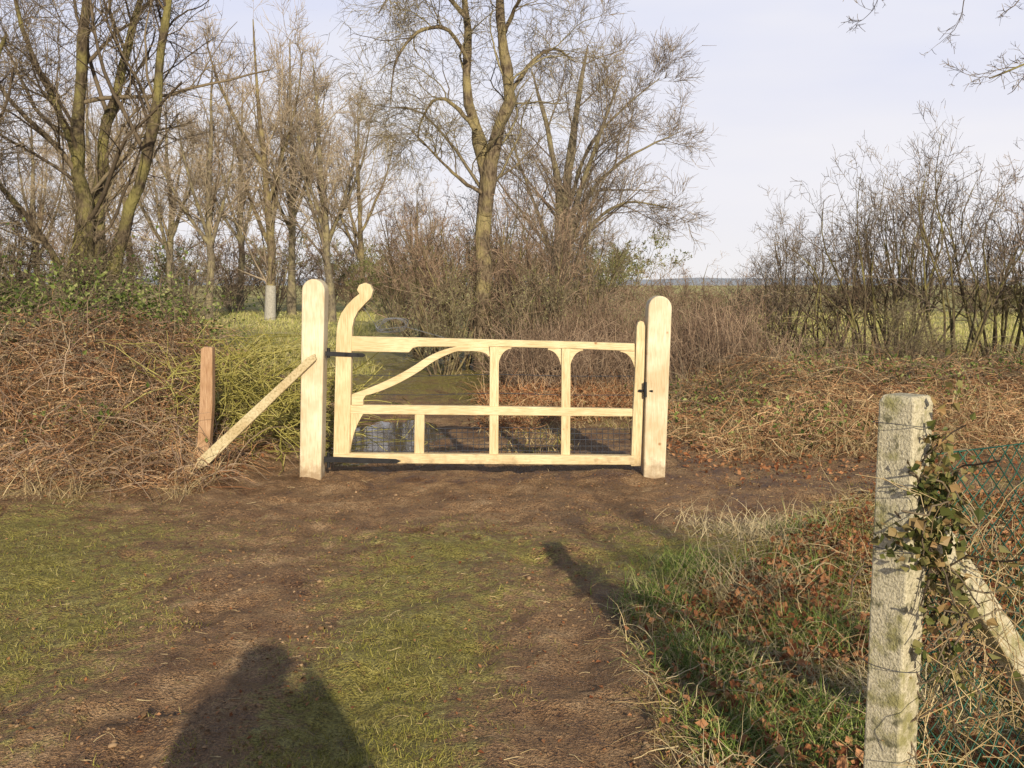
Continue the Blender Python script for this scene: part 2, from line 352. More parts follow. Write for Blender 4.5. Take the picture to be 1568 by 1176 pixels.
d=np.stack([rg.normal(.1,.3,N),rg.normal(-.05,.3,N),rg.normal(.5,.9,N)],1)
P=curves(b,d,rg.uniform(.1,.38,N),8,.35,-.08,rg); P[:,:,1]=np.minimum(P[:,:,1],py0+.1)
mb.tubes(P,np.full(P.shape[:2],.0025),4,1)
C=P.reshape(-1,3); C=C[rg.randint(0,len(C),340)]+rg.normal(0,.018,(340,3)); C=C[(C[:,2]>.55)&(C[:,0]>px0-.02)]
C2=np.array([px0+.07,py0-.035,1.05])+rg.normal(0,1,(320,3))*[.034,.03,.11]
C3=np.array([px0+.03,py0-.08,.96])+rg.normal(0,1,(70,3))*[.05,.015,.03]
C4=np.array([px0-.07,py0-.06,.97])+rg.normal(0,1,(10,3))*[.02,.015,.015]
mb.leaves(np.concatenate([C,C2,C3,C4]),.027,rg,0,.9)
N=120; b=np.stack([px0+.09+rg.uniform(-.03,.2,N),py0+rg.uniform(-.1,.1,N),rg.uniform(.2,1.0,N)],1)
P=curves(b,np.stack([rg.normal(.2,.5,N),rg.normal(0,.4,N),rg.normal(.3,.8,N)],1),rg.uniform(.1,.4,N),6,.25,-.12,rg); mb.tubes(P,np.full(P.shape[:2],.0014),3,2)
mb.obj("ivy_plant",[M_ivy,M_twigd,M_straw])
# ---------- grasses ----------
def blades(mb,x,y,L,w,rng,mat,tilt=.5,droop=-.25,K=3,z0=0,wig=.1):
    N=len(x)
    b=np.stack([x,y,H(x,y)-.005+z0],1); d=np.stack([rng.normal(0,tilt,N),rng.normal(0,tilt,N),np.ones(N)],1)
    P=curves(b,d,L,K,wig,droop,rng); side=nrm(np.stack([rng.normal(size=N),rng.normal(size=N)*.6,np.zeros(N)],1))
    W=w[:,None]*np.linspace(1,.15,K+1)[None]
    mb.ribbons(P,W,side,mat)
def tubesg(mb,x,y,z,L,r,rng,mat,dz=1.,tilt=.5,up=-.1,K=5,wig=.15,S=2):
    N=len(x); b=np.stack([x,y,H(x,y)+z],1); d=np.stack([rng.normal(0,tilt,N),rng.normal(0,tilt,N),np.full(N,dz)+rng.normal(0,.2,N)],1)
    P=curves(b,d,L,K,wig,up,rng); P[:,:,2]=np.maximum(P[:,:,2],H(P[:,:,0],P[:,:,1])+.004)
    mb.tubes(P,r[:,None]*np.linspace(1,.45,K+1)[None],S,mat); return P
rg=RS(21); mb=MB()
N=230000; y=2.7+7.3*rg.rand(N)**1.5; x=rg.uniform(-1,1,N)*(.62*y+.3)
g=grassy(x,y)+(vn(x*2.2,y*2.2,6)-.5)*.9+(vn(x*9,y*9,7)-.5)*1.2
k=(g>.40)&(rg.rand(N)<np.clip((g-.34)*1.3,0,1)); x,y=x[k],y[k]; n=len(x)
blades(mb,x,y,rg.uniform(.010,.034,n)*(1+.5*rg.rand(n)),rg.uniform(.0012,.0026,n),rg,0,1.,-.2,2)
mb.obj("short_grass",[M_grass])
def verge(N,rg,pw=1.):
    y=rg.uniform(2.4,7.3,N); x=.5+np.maximum(y-4.6,0)*.75+rg.rand(N)**pw*2.6
    return x,y
mb=MB(); x,y=verge(42000,rg); cl=vn(x*2.6,y*2.6,8); k=(cl>.42)&(rg.rand(len(x))<sm(0,.6,x-.5-np.maximum(y-4.6,0)*.75)+.25); x,y=x[k],y[k]; n=len(x)
blades(mb,x,y,rg.uniform(.05,.15,n)*(.6+cl[k]*.7),rg.uniform(.0015,.003,n),rg,0,.8,-.25,4)
for cx,cy,r_,c_ in ((.86,4.0,.22,2200),(1.12,3.4,.28,2500),(1.35,4.3,.25,1500),(.75,4.75,.18,900),(1.0,5.3,.2,700),(.8,3.3,.14,900),(1.6,5.2,.3,900),(2.0,6.2,.3,700)):
    x=rg.normal(cx,r_*.55,c_);y=rg.normal(cy,r_*.65,c_)
    blades(mb,x,y,rg.uniform(.06,.2,c_),rg.uniform(.0018,.0038,c_),rg,1,.65,-.28,4)
mb.obj("grass_tufts",[M_grass,M_gdeep])
mb=MB(); x,y=verge(3600,rg); n=len(x)
tubesg(mb,x,y,rg.uniform(0,.05,n),rg.uniform(.1,.34,n),rg.uniform(.001,.002,n),rg,0,.2,1.0,-.16,6,.25)
x,y=verge(600,rg); n=len(x); tubesg(mb,x,y,rg.uniform(0,.06,n),rg.uniform(.15,.5,n),rg.uniform(.0016,.003,n),rg,1,.2,1.,-.14,7,.25,3)
x,y=verge(16000,rg); n=len(x); blades(mb,x,y,rg.uniform(.06,.26,n),rg.uniform(.0013,.0028,n),rg,0,1.3,-.3,4)
for cx,cy,r_,c_ in ((1.6,6.3,.45,1100),(1.25,5.0,.3,1100),(1.0,3.9,.25,800),(1.5,3.6,.3,900),(.75,3.0,.15,400)):
    x=rg.normal(cx,r_*.6,c_);y=rg.normal(cy,r_*.5,c_); blades(mb,x,y,rg.uniform(.1,.32,c_),rg.uniform(.0015,.003,c_),rg,1,1.1,-.3,5)
mb.obj("dead_grass_stems",[M_straw,M_pale])
mb=MB(); x,y=verge(17000,rg); k=(rg.rand(len(x))<sm(-.05,.5,x-.5-np.maximum(y-4.6,0)*.75))&(vn(x*2.2,y*2.2,14)+.25*rg.rand(len(x))>.45); x,y=x[k],y[k]
mb.leaves(np.stack([x,y,H(x,y)+rg.uniform(.004,.08,len(x))],1),.036,rg,0,.75,1.)
N=1500; y=rg.uniform(2.8,8.5,N); x=rg.uniform(-1,1,N)*(.6*y); mb.leaves(np.stack([x,y,H(x,y)+.006],1),.02,rg,0,.7,3.)
N=6000; x=np.where(rg.rand(N)<.5,rg.uniform(-5.5,-2.3,N),rg.uniform(1.5,6,N)); y=rg.uniform(7.3,10,N); k=rg.rand(N)<sm(7.2,9,y); x,y=x[k],y[k]
mb.leaves(np.stack([x,y,H(x,y)+rg.uniform(.004,.03,len(x))],1),.04,rg,0,.7,1.5)
mb.obj("leaf_litter",[M_leafb])
mb=MB(); N=1500; y=rg.uniform(2.8,8.5,N); x=rg.uniform(-1,1,N)*(.6*y)
tubesg(mb,x,y,.004,rg.uniform(.02,.08,N),rg.uniform(.0006,.0012,N),rg,0,.0,1.,-.3,3,.2)
mb.obj("straw_bits",[M_straw])
mb=MB(); N=9000; y=2.7+6.5*rg.rand(N)**1.2; x=rg.uniform(-1,1,N)*(.58*y); k=(vn(x*2.3,y*2.3,19)>.42)&(grassy(x,y)<.5); x,y=x[k],y[k]; N=len(x)
ph=np.linspace(0,pi,5)
P=np.stack([np.zeros(5),np.zeros(5),-np.cos(ph)],1)[None]*np.ones((N,1,1)); sz=rg.uniform(.0025,.007,N)*(1+1.2*rg.rand(N)**6)
P=P*sz[:,None,None]*[1,1,.5]+np.stack([x,y,H(x,y)-.001],1)[:,None,:]; P=P+rg.normal(0,1,P.shape)*sz[:,None,None]*.2
mb.tubes(P,(np.sin(ph)[None]+.02)*sz[:,None]*rg.uniform(.9,1.7,(N,1)),5,0); mb.obj("mud_clods",[M_clod])
mb=MB(); N=60000; y=9.3+26*rg.rand(N)**1.6; x=rg.uniform(-.6,.6,N)*y
lane=np.exp(-((x+1.0+(y-9)*.14)/(1.2))**2); k=(vn(x*1.5,y*1.5,2)>.42)&(rg.rand(N)>lane*1.5)&(~((np.abs(x+1.4)<.9)&(y<12.3))); x,y=x[k],y[k]; n=len(x)
kk=rg.rand(n)<.4
blades(mb,x[kk],y[kk],rg.uniform(.04,.13,kk.sum()),rg.uniform(.003,.006,kk.sum()),rg,0,.7,-.2,3)
kk=~kk; blades(mb,x[kk],y[kk],rg.uniform(.05,.22,kk.sum()),rg.uniform(.003,.006,kk.sum()),rg,1,.9,-.25,3)
mb.obj("rough_grass",[M_grass,M_straw])
# brown scrub just past the gate
mb=MB(); N=5200; x=rg.uniform(-.4,1.9,N); y=rg.uniform(10.6,14.5,N); k=(vn(x*1.4,y*1.2,27)>.45)&(x>-.3+(y-10.6)*-.05); x,y=x[k],y[k]; n=len(x)
tubesg(mb,x,y,rg.rand(n)*.05,rg.uniform(.12,.5,n),rg.uniform(.0018,.0035,n),rg,0,.8,.8,-.15,5,.18)
x2=x+rg.normal(0,.1,n); mb.leaves(np.stack([x2,y,H(x2,y)+rg.uniform(.02,.22,n)],1),.04,rg,1,.6)
mb.obj("dead_scrub",[M_brak,M_leafb])
# open field and clearing grass
mb=MB(); N=60000; y=17+38*rg.rand(N)**1.3; x=np.where(rg.rand(N)<.7,rg.uniform(.22,.75,N)*y,rg.uniform(-.42,-.14,N)*y); k=vn(x*.5,y*.5,33)>.25; x,y=x[k],y[k]; n=len(x)
blades(mb,x,y,rg.uniform(.08,.24,n),rg.uniform(.006,.014,n)*y/28,rg,0,.6,-.15,2)
mb.obj("field_grass",[M_fgrass])
# ---------- left bank ----------
mb=MB(); N=20000
x=rg.uniform(-7.5,-2.35,N); y=rg.uniform(7.5,12.5,N); hp=sm(-2.3,-4.0,x)*.6*sm(7.5,9.3,y)+.08
z=rg.rand(N)*hp
tubesg(mb,x[:15000],y[:15000],z[:15000],rg.uniform(.12,.5,15000),rg.uniform(.0016,.0035,15000),rg,0,.4,.9,-.22,5,.22)
n=5000; tubesg(mb,x[15000:],y[15000:],z[15000:],rg.uniform(.3,.8,n),rg.uniform(.002,.004,n),rg,1,.8,.7,-.25,7,.12)
N=20000; x=rg.uniform(-7.5,-2.4,N); y=rg.uniform(7.2,10.2,N)
k=vn(x*1.3,y*1.3,12)>.34; blades(mb,x[k],y[k],rg.uniform(.1,.42,k.sum()),rg.uniform(.002,.0038,k.sum()),rg,2,1.,-.28,5)
N=10000; x=rg.uniform(-7.5,-2.6,N); y=rg.uniform(7.6,12,N); hp=sm(-2.3,-4.,x)*.6*sm(7.5,9.3,y)+.08
mb.leaves(np.stack([x,y,H(x,y)+hp*rg.rand(N)],1),.045,rg,0,.35)
mb.obj("dead_bracken",[M_brak,M_twigr,M_straw])
mb=MB(); N=1700; x=rg.uniform(-8,-2.8,N); y=rg.uniform(8.7,12.5,N); hp=sm(-2.6,-4.6,x)*.8+.2
P=tubesg(mb,x,y,hp*rg.rand(N),rg.uniform(.4,1.25,N),rg.uniform(.002,.004,N),rg,1,.7,.8,-.2,8,.13)
C=P.reshape(-1,3); N=30000; C=C[rg.randint(0,len(C),N)]+rg.normal(0,.06,(N,3)); k=vn(C[:,0]*1.4,C[:,2]*2.5+C[:,1],5)>.42; C=C[k]; C=C[C[:,2]>H(C[:,0],C[:,1])+.15]
mb.leaves(C,.048,rg,0,.75)
mb.obj("bramble_thicket",[M_leafg,M_twigd])
mb=MB(); N=330; x=rg.uniform(-3.3,-1.95,N); y=rg.uniform(9.0,10.6,N)
b=np.stack([x,y,rg.rand(N)*.8*sm(-1.6,-2.6,x)+.05],1); d=np.stack([rg.normal(.5,.7,N),rg.normal(0,.5,N),rg.normal(.15,.35,N)],1)
P=curves(b,d,rg.uniform(.5,1.2,N),7,.16,-.03,rg); P[:,:,2]=np.clip(P[:,:,2],.02,1.05)
mb.tubes(P,rg.uniform(.003,.010,N)[:,None]*np.linspace(1,.4,8)[None],4,0)
C=P.reshape(-1,3); C=C[rg.randint(0,len(C),2200)]; P=curves(C,rg.normal(size=(2200,3)),rg.uniform(.1,.35,2200),3,.15,.02,rg); mb.tubes(P,np.full(P.shape[:2],.002),2,1)
mb.obj("cut_branch_pile",[M_ywand,M_ywand])
# ---------- right bank ----------
mb=MB(); N=14000; x=1.6+rg.rand(N)*7.5; y=rg.uniform(9.0,13.5,N); k=x-1.5>np.abs(rg.normal(0,.35,N)); x,y=x[k],y[k]; n=len(x)
tubesg(mb,x,y,rg.rand(n)*.18,rg.uniform(.12,.45,n),rg.uniform(.0018,.0034,n),rg,0,.35,1.1,-.22,5,.2)
N=27000; x=1.5+rg.rand(N)*7.5; y=rg.uniform(8.9,14,N); k=vn(x*1.2,y*1.2,4)>.3; x,y=x[k],y[k]; n=len(x)
blades(mb,x,y,rg.uniform(.15,.5,n),rg.uniform(.002,.004,n),rg,1,.9,-.3,5)
N=1500; x=1.7+rg.rand(N)*7; y=rg.uniform(10.5,14,N); tubesg(mb,x,y,.1,rg.uniform(.5,1.1,N),rg.uniform(.002,.004,N),rg,2,.7,.8,-.2,8,.1)
N=5500; x=1.5+rg.rand(N)*7; y=rg.uniform(9.1,13,N); k=vn(x*1.1,y*1.1,9)>.47; x,y=x[k],y[k]; mb.leaves(np.stack([x,y,H(x,y)+rg.uniform(.02,.3,len(x))],1),.045,rg,3,.7)
mb.obj("dead_grass_bank",[M_brak,M_straw,M_twigd,M_leafg])
mb=MB(); N=14500; x=rg.uniform(-.2,9.0,N); y=rg.uniform(13.2,20,N); k=(rg.rand(N)<.2+.8*(vn(x,y,3)>.4))&((x<.25*y+rg.normal(0,.4,N))|(rg.rand(N)<.10)); x,y=x[k],y[k]; n=len(x)
Ls=rg.uniform(.5,1.5,n)*(.6+.65*vn(x*.7,y*.7,6))*(.65+.35*sm(13,17,y))*np.where(x>.26*y,.5,1)
P=tubesg(mb,x,y,0,Ls,rg.uniform(.0028,.0045,n),rg,0,1.1,.33,.0,5,.09)
C=P[:,2:].reshape(-1,3); C=C[rg.randint(0,len(C),18000)]; P=curves(C,rg.normal(size=C.shape)+[0,0,.6],rg.uniform(.08,.35,len(C)),2,.1,.05,rg); mb.tubes(P,np.full(P.shape[:2],.0022),2,0)
mb.obj("tall_dead_stalks",[M_twigr])
# ---------- shrubs ----------
def shrub_mesh(seed,h,nst,spread,mats,minr,leaf=0,leafz=.05,fine=(8,6,3),t0=.15):
    rg=RS(seed); mb=MB(); paths=[]
    for i in range(nst):
        a=rg.uniform(0,2*pi); r=rg.uniform(0,.3); sp=rg.uniform(.1,1)*spread; hh=h*rg.uniform(.55,1)*(1-.25*sp/spread)
        c_,s_=cos(a),sin(a); w1,w2=rg.normal(0,.12,2)
        paths.append([(r*c_,r*s_,-.1,.03*rg.uniform(.5,1.2)),(r*c_+sp*.45*c_+w1,r*s_+sp*.45*s_,hh*.4,.018),(r*c_+sp*.8*c_-w1,r*s_+sp*.8*s_+w2,hh*.75,.011),(r*c_+sp*c_,r*s_+sp*s_,hh,.004)])
    P=grow(mb,paths,[dict(n=fine[0],lr=.42,t0=t0,ang=(25,65),K=5,w=.15,up=.04,rr=.6,ub=.3),dict(n=fine[1],lr=.5,t0=.12,ang=(25,75),K=4,w=.16,up=.02,rr=.6,maxl=.8,minl=.25,S=2),dict(n=fine[2],lr=.5,t0=.1,ang=(30,80),K=2,w=.15,rr=.7,maxl=.4,minl=.12,S=2)],seed,minr,5,8)
    if leaf:
        C=P.reshape(-1,3); C=C[rg.randint(0,len(C),leaf)]+rg.normal(0,.04,(leaf,3)); mb.leaves(C,leafz,rg,2,.6)
    return mb.mesh("shrub_mesh",mats)
SH=[shrub_mesh(1,3.3,12,1.5,[M_barkdk,M_twigd,M_leafg],.0028,t0=.25),
    shrub_mesh(2,3.0,14,1.6,[M_bark,M_twigr,M_leafg],.003),
    shrub_mesh(3,3.6,10,1.3,[M_barkdk,M_twig,M_leafg],.003,0,t0=.25),
    shrub_mesh(4,2.6,14,1.5,[M_bark,M_twigy,island("pale_leaf",[(.12,.13,.04),(.26,.26,.1),(.46,.44,.24)])],.003,700,.04)]
FS=[shrub_mesh(7,4.5,13,2.6,[M_bark2,M_twigr,M_leafg],.010,0,.1,(7,6,2)),
    shrub_mesh(8,4.0,13,2.8,[M_bark2,island("far_olive_twig",[(.19,.17,.08),(.27,.25,.125),(.35,.32,.17)]),island("far_leaf",[(.10,.12,.04),(.18,.2,.07)])],.011,1000,.12,(7,6,2))]
def shrub(name,k,x,y,s=1.,sz=None,parent=None,rot=None,lib=SH):
    o=link(name,lib[k],parent,(x,y,float(H(x,y))-.03)); o.scale=(s,s,sz or s); o.rotation_euler=(0,0,rot if rot is not None else (x*7.3+y*3.1)%6.28); return o
for k,x,y,s,sz in ((3,-1.2,17.2,.8,.8),(1,-.9,18.4,1,1.15),(3,.3,17.0,.8,.8),(1,.5,17.6,.9,1.15),(2,1.1,18.8,1,1.05),(0,1.4,20.5,1,1),(1,-1.9,21,1,1.3),(2,-.3,20,1,1.25),(1,.2,22,1.1,1.3)):
    shrub("thicket_shrub",k,x,y,s,sz)
for k,x,y,s,sz in ((1,3.8,18.5,.8,.68),(2,4.4,16.5,.7,.72),(2,5.2,18.5,.8,.9),(0,5.5,15.2,.9,1.05),(1,5.3,16.6,.8,.85),(0,6.7,16.8,1,1.2),(2,6.6,14.6,.9,1.08),(0,8.0,16,1.1,1.15),(1,8.4,14.4,.8,1.05),(3,5.6,13.6,.5,.45),(0,9.8,17.5,1.1,1.2),(1,4.4,24,.9,.8),(2,7.4,18.8,1,1.15),(2,10,15,1.1,1.1),(0,12,19,1.2,1.2)):
    shrub("hawthorn_shrub",k,x,y,s,sz)
for k,x,y,s,sz in ((0,-6.6,13.2,.9,.8),(3,-5.3,13.4,.8,.62),(1,-7.6,14.5,1,.9),(0,-8.4,13,1,.9),(2,-5.6,16.5,.8,.7),(3,-7.3,12,.7,.6)):
    shrub("undergrowth_shrub",k,x,y,s,sz)
hed=empty("distant_hedgerow"); rg=RS(31)
for i in range(26):
    x=-46+i*2.05+rg.normal(0,.5); y=rg.uniform(50,64)
    shrub("hedge_bush",int(rg.rand()<.4),x,y,rg.uniform(.9,1.25),rg.uniform(.75,1.15),hed,lib=FS)
for i in range(32):
    x=-78+i*2.9+rg.normal(0,.7); y=rg.uniform(82,100)
    shrub("hedge_bush",int(rg.rand()<.45),x,y,rg.uniform(1.5,2.),rg.uniform(1.4,2.),hed,lib=FS)
for i in range(12):
    x=-25+i*2.3+rg.normal(0,.5); y=rg.uniform(28,40) if x>-6 or x<-13 else rg.uniform(50,56)
    shrub("hedge_bush",int(rg.rand()<.4),x,y,rg.uniform(.6,.9),rg.uniform(.5,.8),hed,lib=FS)
for i in range(30):
    x=5+i*1.5+rg.normal(0,.5); y=rg.uniform(48,60); shrub("hedge_bush",int(rg.rand()<.3),x,y,rg.uniform(.8,1.1),rg.uniform(.35,.55)*(1 if x>14 else .8),hed,lib=FS)
# ---------- trees ----------
def pth(y,pts,dy=0.):
    out=[]; n=len(pts)
    for i,(a,b_,r) in enumerate(pts):
        p=V(a,b_,y+dy*i/(n-1)); out.append((p[0],p[1],p[2],r))
    return out
LV=lambda n1=15,n2=9,n3=7,n4=4,up=.03,l1=.40:[dict(n=n1,lr=l1,t0=.2,ang=(35,72),K=9,w=.11,up=up,rr=.5,S=5,ub=.3),dict(n=n2,lr=.5,t0=.12,ang=(30,65),K=6,w=.12,up=up,rr=.55,S=3,ub=.1),dict(n=n3,lr=.55,t0=.1,ang=(30,65),K=4,w=.13,up=up*.5,rr=.6,maxl=1.3,minl=.4,S=2),dict(n=n4,lr=.6,t0=.1,ang=(25,65),K=3,w=.13,up=0,rr=.7,maxl=.7,minl=.25,S=2)]
mb=MB(); y=14
grow(mb,[pth(y,[(143,610,.15),(132,420,.125),(125,300,.11),(118,190,.09),(128,60,.07),(150,-120,.045),(165,-260,.02)]),
 pth(y,[(150,600,.11),(150,430,.10),(150,330,.09),(158,220,.075),(185,110,.06),(215,0,.045),(250,-150,.02)],.8),
 pth(y,[(156,600,.11),(170,440,.10),(190,350,.09),(220,260,.08),(236,180,.07),(246,80,.06),(262,-20,.045),(290,-160,.02)],-.6),
 pth(y,[(138,560,.07),(95,420,.05),(40,330,.035),(-30,250,.015)],-1.),
 pth(y,[(118,240,.05),(80,150,.045),(40,60,.035),(10,-60,.015)],.9)],LV(13,7,5,3,.03),41,.0028)
mb.obj("bare_tree",[M_barkdk,M_twigd])
mb=MB(); grow(mb,[[(-7.6,12.5,-.1,.14),(-7.7,12.4,2,.11),(-7.5,12.6,4.2,.09),(-7.2,12.6,7.5,.03)],[(-7.6,12.5,1.2,.07),(-6.9,12.3,3,.055),(-6.1,12.2,4.6,.02)]],LV(13,7,5,3,.0,.42),43,.0026); mb.obj("bare_tree",[M_barkdk,M_twigd])
mb=MB(); y=18
grow(mb,[pth(y,[(741,575,.19),(738,480,.155),(741,380,.145),(746,290,.14),(743,235,.14),(728,190,.10),(713,130,.085),(718,60,.07),(712,0,.055),(704,-90,.035),(700,-170,.02)],.3),
 pth(y,[(746,330,.11),(748,262,.13),(766,190,.11),(780,140,.105),(771,70,.085),(765,0,.07),(762,-80,.045),(770,-180,.02)],-.4),
 pth(y,[(730,200,.05),(700,165,.04),(668,152,.03),(645,185,.02),(640,215,.01)],.6),
 pth(y,[(715,90,.045),(685,45,.035),(640,50,.028),(606,95,.018),(598,160,.008)],-.9),
 pth(y,[(780,145,.045),(815,95,.035),(850,75,.025),(880,95,.01)],.9),
 pth(y,[(768,60,.04),(800,-10,.03),(840,-60,.02)],-1.),
 pth(y,[(744,300,.04),(700,270,.03),(660,230,.02),(630,200,.01)],-.7),
 pth(y,[(716,30,.04),(670,-20,.035),(620,-40,.025),(580,20,.012)],1.)],
 [dict(n=11,lr=.3,t0=.28,ang=(35,80),K=8,w=.2,up=0.,rr=.45,S=4,ub=.4,maxl=2.6,minl=1.),dict(n=6,lr=.5,t0=.12,ang=(30,70),K=6,w=.18,up=-.05,rr=.5,S=3,minl=.6),dict(n=5,lr=.6,t0=.1,ang=(25,65),K=5,w=.12,up=-.12,rr=.6,maxl=1.2,minl=.45,S=2),dict(n=2,lr=.6,t0=.1,ang=(25,60),K=3,w=.12,up=-.1,rr=.7,maxl=.6,minl=.25,S=2)],45,.0032)
mb.obj("bare_tree",[M_bark,M_twigy])
mb=MB(); y=27
grow(mb,[pth(y,[(858,530,.22),(861,430,.18),(866,320,.15),(880,190,.10),(900,70,.015)],.5),
 pth(y,[(854,528,.15),(852,400,.13),(856,300,.1),(838,200,.07),(815,110,.015)],-.8),
 pth(y,[(860,440,.10),(878,330,.085),(910,230,.055),(950,120,.015)],-1.5),
 pth(y,[(862,420,.08),(895,310,.06),(955,245,.04),(1045,200,.012)],1.2),
 pth(y,[(864,460,.07),(905,350,.05),(960,310,.035),(1030,320,.01)],-1.),
 pth(y,[(866,330,.07),(900,230,.05),(950,170,.03),(1010,120,.01)],.4),
 pth(y,[(856,430,.07),(825,330,.05),(795,250,.035),(775,170,.012)],1.4)],
 [dict(n=13,lr=.38,t0=.15,ang=(28,60),K=7,w=.05,up=.02,rr=.45,S=4,ub=.1),dict(n=9,lr=.42,t0=.08,ang=(30,55),K=5,w=.06,up=.01,rr=.5,S=3,minl=.5),dict(n=5,lr=.5,t0=.1,ang=(28,55),K=3,w=.08,up=.01,rr=.6,maxl=1.3,minl=.4,S=2),dict(n=2,lr=.6,t0=.1,ang=(25,55),K=2,w=.1,rr=.7,maxl=.7,minl=.3,S=2)],47,.0045)
mb.obj("bare_tree",[M_bark2,M_twig])
def fartree(seed,h,mats,lean=0.):
    rg=RS(seed); mb=MB()
    paths=[[(0,0,-.2,.22),(.1,0,h*.25,.17),(lean*.3+.1,.1,h*.5,.13),(lean*.7,.0,h*.75,.08),(lean,0,h,.02)]]
    for i in range(5):
        a=i*1.6+rg.rand(); z=h*rg.uniform(.22,.5); q=rg.uniform(1.0,2.3)
        paths.append([(.1,0,z,.09),(q*.5*cos(a),q*.5*sin(a),z+h*.16,.075),(q*.9*cos(a),q*.9*sin(a),z+h*.32,.045),(q*1.1*cos(a),q*1.1*sin(a),min(z+h*.48,h*.95),.015)])
    grow(mb,paths,[dict(n=14,lr=.38,t0=.1,ang=(28,62),K=5,w=.09,up=.04,rr=.4,S=3,ub=.2),dict(n=8,lr=.5,t0=.08,ang=(30,60),K=4,w=.1,up=.02,rr=.5,S=2),dict(n=5,lr=.55,t0=.1,ang=(30,60),K=2,w=.1,rr=.6,maxl=1.4,minl=.5,S=2)],seed,.0075,7,12)
    return mb.mesh("far_tree_mesh",mats)
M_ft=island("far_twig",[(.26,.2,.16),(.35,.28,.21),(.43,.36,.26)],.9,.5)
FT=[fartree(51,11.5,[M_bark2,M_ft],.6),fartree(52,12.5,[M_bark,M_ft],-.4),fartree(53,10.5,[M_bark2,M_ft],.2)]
for k,px_,y,s,sz in ((0,322,42,.95,.95),(1,414,43,1,1.02),(2,447,50,1.15,1.3),(0,508,42,.95,.95),(1,555,56,.95,.9),(2,262,46,1,.95),(0,140,48,1,1),(2,60,52,1.1,1.),(0,370,60,1.1,1.2),(2,640,60,.8,.7),(1,200,62,1.1,1.1)):
    x=(px_-784)/F*y; o=link("distant_bare_tree",FT[k],None,(x,y,0)); o.scale=(s,s,sz); o.rotation_euler=(0,0,(px_*1.7)%6.28)
    if px_==414:
        mb=MB(); P=np.array([[[.0,0,-.05],[.02,0,.5],[.05,0,1.1],[.07,0,1.5]]]); mb.tubes(P,np.array([[.255,.245,.235,.225]]),14,0)
        w=mb.obj("whitewashed_band",[M_white],o)
mb=MB(); grow(mb,[[(9.4,13.5,-.1,.2),(9.5,13.5,2.5,.16),(9.2,13.3,5,.12),(9.0,13.3,8,.03)],[(9.5,13.5,2.6,.08),(8.4,12.6,3.8,.05),(7.2,12,4.5,.025),(5.6,11.8,4.0,.008)],[(9.3,13.4,4.0,.07),(7.8,12.8,5.0,.045),(6.0,12.2,5.3,.02),(4.0,12.,5.0,.006)]],
 [dict(n=14,lr=.3,t0=.35,ang=(35,70),K=8,w=.16,up=-.01,rr=.5,S=4),dict(n=7,lr=.5,t0=.15,ang=(30,65),K=6,w=.16,up=0,rr=.55,S=3),dict(n=5,lr=.55,t0=.15,ang=(30,65),K=4,w=.15,rr=.6,maxl=1.,S=2)],61,.003)
mb.obj("bare_tree",[M_barkdk,M_twigd])
mb=MB(); grow(mb,[[(5.0,-9.5,-.1,.12),(4.9,-9.4,2,.1),(4.7,-9.5,4.5,.07),(4.4,-9.5,6.8,.02)],[(4.8,-9.5,3.6,.05),(4.2,-9.2,5.0,.04),(3.9,-9.2,6.2,.012)]],
 [dict(n=7,lr=.3,t0=.55,ang=(35,70),K=6,w=.12,rr=.5,S=4),dict(n=4,lr=.5,t0=.2,ang=(30,65),K=4,w=.14,rr=.55)],63,.005)
mb.obj("bare_tree",[M_barkdk,M_twigd])
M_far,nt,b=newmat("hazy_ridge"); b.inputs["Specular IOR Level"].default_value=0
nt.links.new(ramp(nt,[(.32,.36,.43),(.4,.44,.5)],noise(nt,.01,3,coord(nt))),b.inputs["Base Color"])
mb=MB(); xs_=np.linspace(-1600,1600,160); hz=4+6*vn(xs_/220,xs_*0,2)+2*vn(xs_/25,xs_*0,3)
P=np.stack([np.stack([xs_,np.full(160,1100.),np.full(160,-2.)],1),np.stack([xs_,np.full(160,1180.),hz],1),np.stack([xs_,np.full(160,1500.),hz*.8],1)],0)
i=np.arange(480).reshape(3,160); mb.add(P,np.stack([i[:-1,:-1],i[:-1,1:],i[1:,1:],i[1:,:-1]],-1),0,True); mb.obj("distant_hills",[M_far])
# ---------- photographer ----------
def skin(name,pts,edges,rad,mat,parent,root=0):
    me=bpy.data.meshes.new(name); me.from_pydata(pts,edges,[]); me.materials.append(mat); o=link(name,me,parent)
    o.modifiers.new("s",'SKIN'); sv=me.skin_vertices[0].data
    for i,r in enumerate(rad): sv[i].radius=(r,r) if not isinstance(r,tuple) else r; sv[i].use_root=(i==root)
    m=o.modifiers.new("ss",'SUBSURF'); m.levels=2; m.render_levels=2; return o
ph=empty("photographer"); X0,Y0=-.06,-.40
pts=[(0,0,1.0),(0,0,1.2),(0,0,1.46),(0,0,1.58),(0,.02,1.67),(0,.03,1.77),
 (.2,0,1.49),(.33,.06,1.26),(.12,.28,1.54),(-.18,0,1.49),(-.25,.06,1.26),(-.04,.28,1.54),
 (.1,0,.92),(.12,.02,.5),(.12,0,.08),(.13,.12,.04),(-.1,0,.92),(-.12,.02,.5),(-.12,0,.08),(-.13,.12,.04)]
pts=[(a+X0,b_+Y0,c_) for a,b_,c_ in pts]
ed=[(0,1),(1,2),(2,3),(3,4),(4,5),(2,6),(6,7),(7,8),(2,9),(9,10),(10,11),(0,12),(12,13),(13,14),(14,15),(0,16),(16,17),(17,18),(18,19)]
ra=[(.19,.16),(.19,.15),(.19,.14),.12,(.12,.12),(.115,.12),.12,.09,.05,.12,.09,.05,.13,.09,.06,.05,.13,.09,.06,.05]
skin("body_in_hooded_coat",pts,ed,ra,plain("coat",(.05,.06,.09),.9),ph)
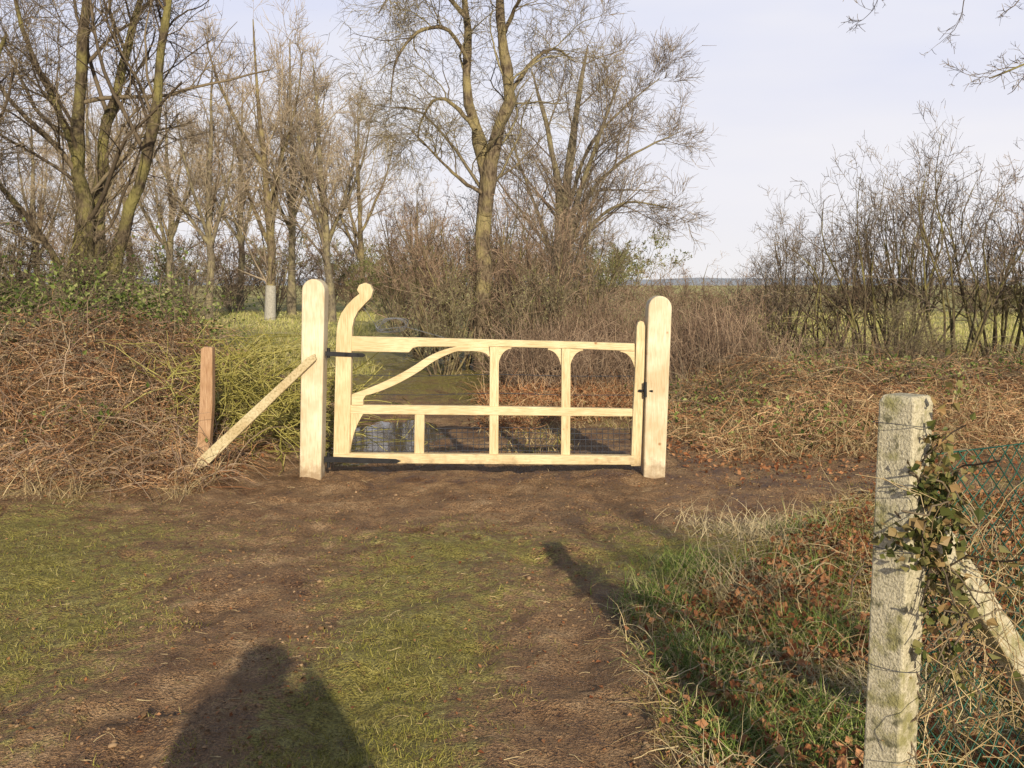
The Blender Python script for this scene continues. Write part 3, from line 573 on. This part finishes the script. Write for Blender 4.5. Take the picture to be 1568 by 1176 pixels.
for sgn,cx in ((1,.12),(-1,-.04)):
    for k in range(5):
        b0=(cx+X0,Y0+.28,1.54+.016*(k-2))
        skin("finger",[b0,(b0[0]+sgn*.01,b0[1]+.03,b0[2]+.004*(k-2)),(b0[0]-sgn*.015,b0[1]+.05,b0[2]+.004*(k-2))],[(0,1),(1,2)],[.010,.009,.008],plain("skin",(.5,.32,.24),.6),ph)
# ---------- light ----------
SD=Vector((.22,-.975,0)).normalized(); EL=radians(20.5)
sdir=Vector((SD.x*cos(EL),SD.y*cos(EL),sin(EL)))
L=bpy.data.lights.new("sun",'SUN'); L.energy=5.0; L.angle=radians(.55); L.color=(1,.87,.63)
so=bpy.data.objects.new("sun",L); sc.collection.objects.link(so); so.rotation_euler=sdir.to_track_quat('Z','Y').to_euler(); so.location=(5,-10,10)
w=bpy.data.worlds.new("World"); sc.world=w; w.use_nodes=True; nt=w.node_tree; bg=nt.nodes["Background"]
sk=nt.nodes.new("ShaderNodeTexSky"); sk.sky_type='NISHITA'; sk.sun_disc=False; sk.sun_elevation=EL; sk.sun_rotation=math.atan2(sdir.x,sdir.y); sk.dust_density=2.; sk.air_density=1.
tc=nt.nodes.new("ShaderNodeTexCoord"); sp=nt.nodes.new("ShaderNodeSeparateXYZ"); nt.links.new(tc.outputs["Generated"],sp.inputs[0])
mp=nt.nodes.new("ShaderNodeMapping"); mp.inputs["Scale"].default_value=(1.2,1.2,5); nt.links.new(tc.outputs["Generated"],mp.inputs[0])
cl=noise(nt,1.6,4,mp.outputs[0],.5)
hz=ramp(nt,[(9.0,8.8,8.8),(8.4,8.4,9.2),(7.4,7.7,9.3)],sp.outputs[2],[0,.1,.26])
hz2=mix(nt,ramp(nt,[(0,0,0),(.8,.8,.8)],cl,[.4,.65]),hz,(9.3,9.1,9.3))
mr=nt.nodes.new("ShaderNodeMapRange"); nt.links.new(sp.outputs[2],mr.inputs[0]); mr.inputs[1].default_value=.27; mr.inputs[2].default_value=.48; mr.inputs[3].default_value=1.; mr.inputs[4].default_value=.06
nt.links.new(mix(nt,mr.outputs[0],sk.outputs[0],hz2),bg.inputs[0]); bg.inputs[1].default_value=.1
c=bpy.data.cameras.new("camera"); c.sensor_width=36; c.lens=F/1568*36; c.clip_start=.05; c.clip_end=6000
co=bpy.data.objects.new("camera",c); sc.collection.objects.link(co); co.location=(0,0,CH); co.rotation_euler=(pi/2-PITCH,0,0); sc.camera=co
sc.view_settings.view_transform='Standard'; sc.view_settings.look='None'; sc.view_settings.exposure=0
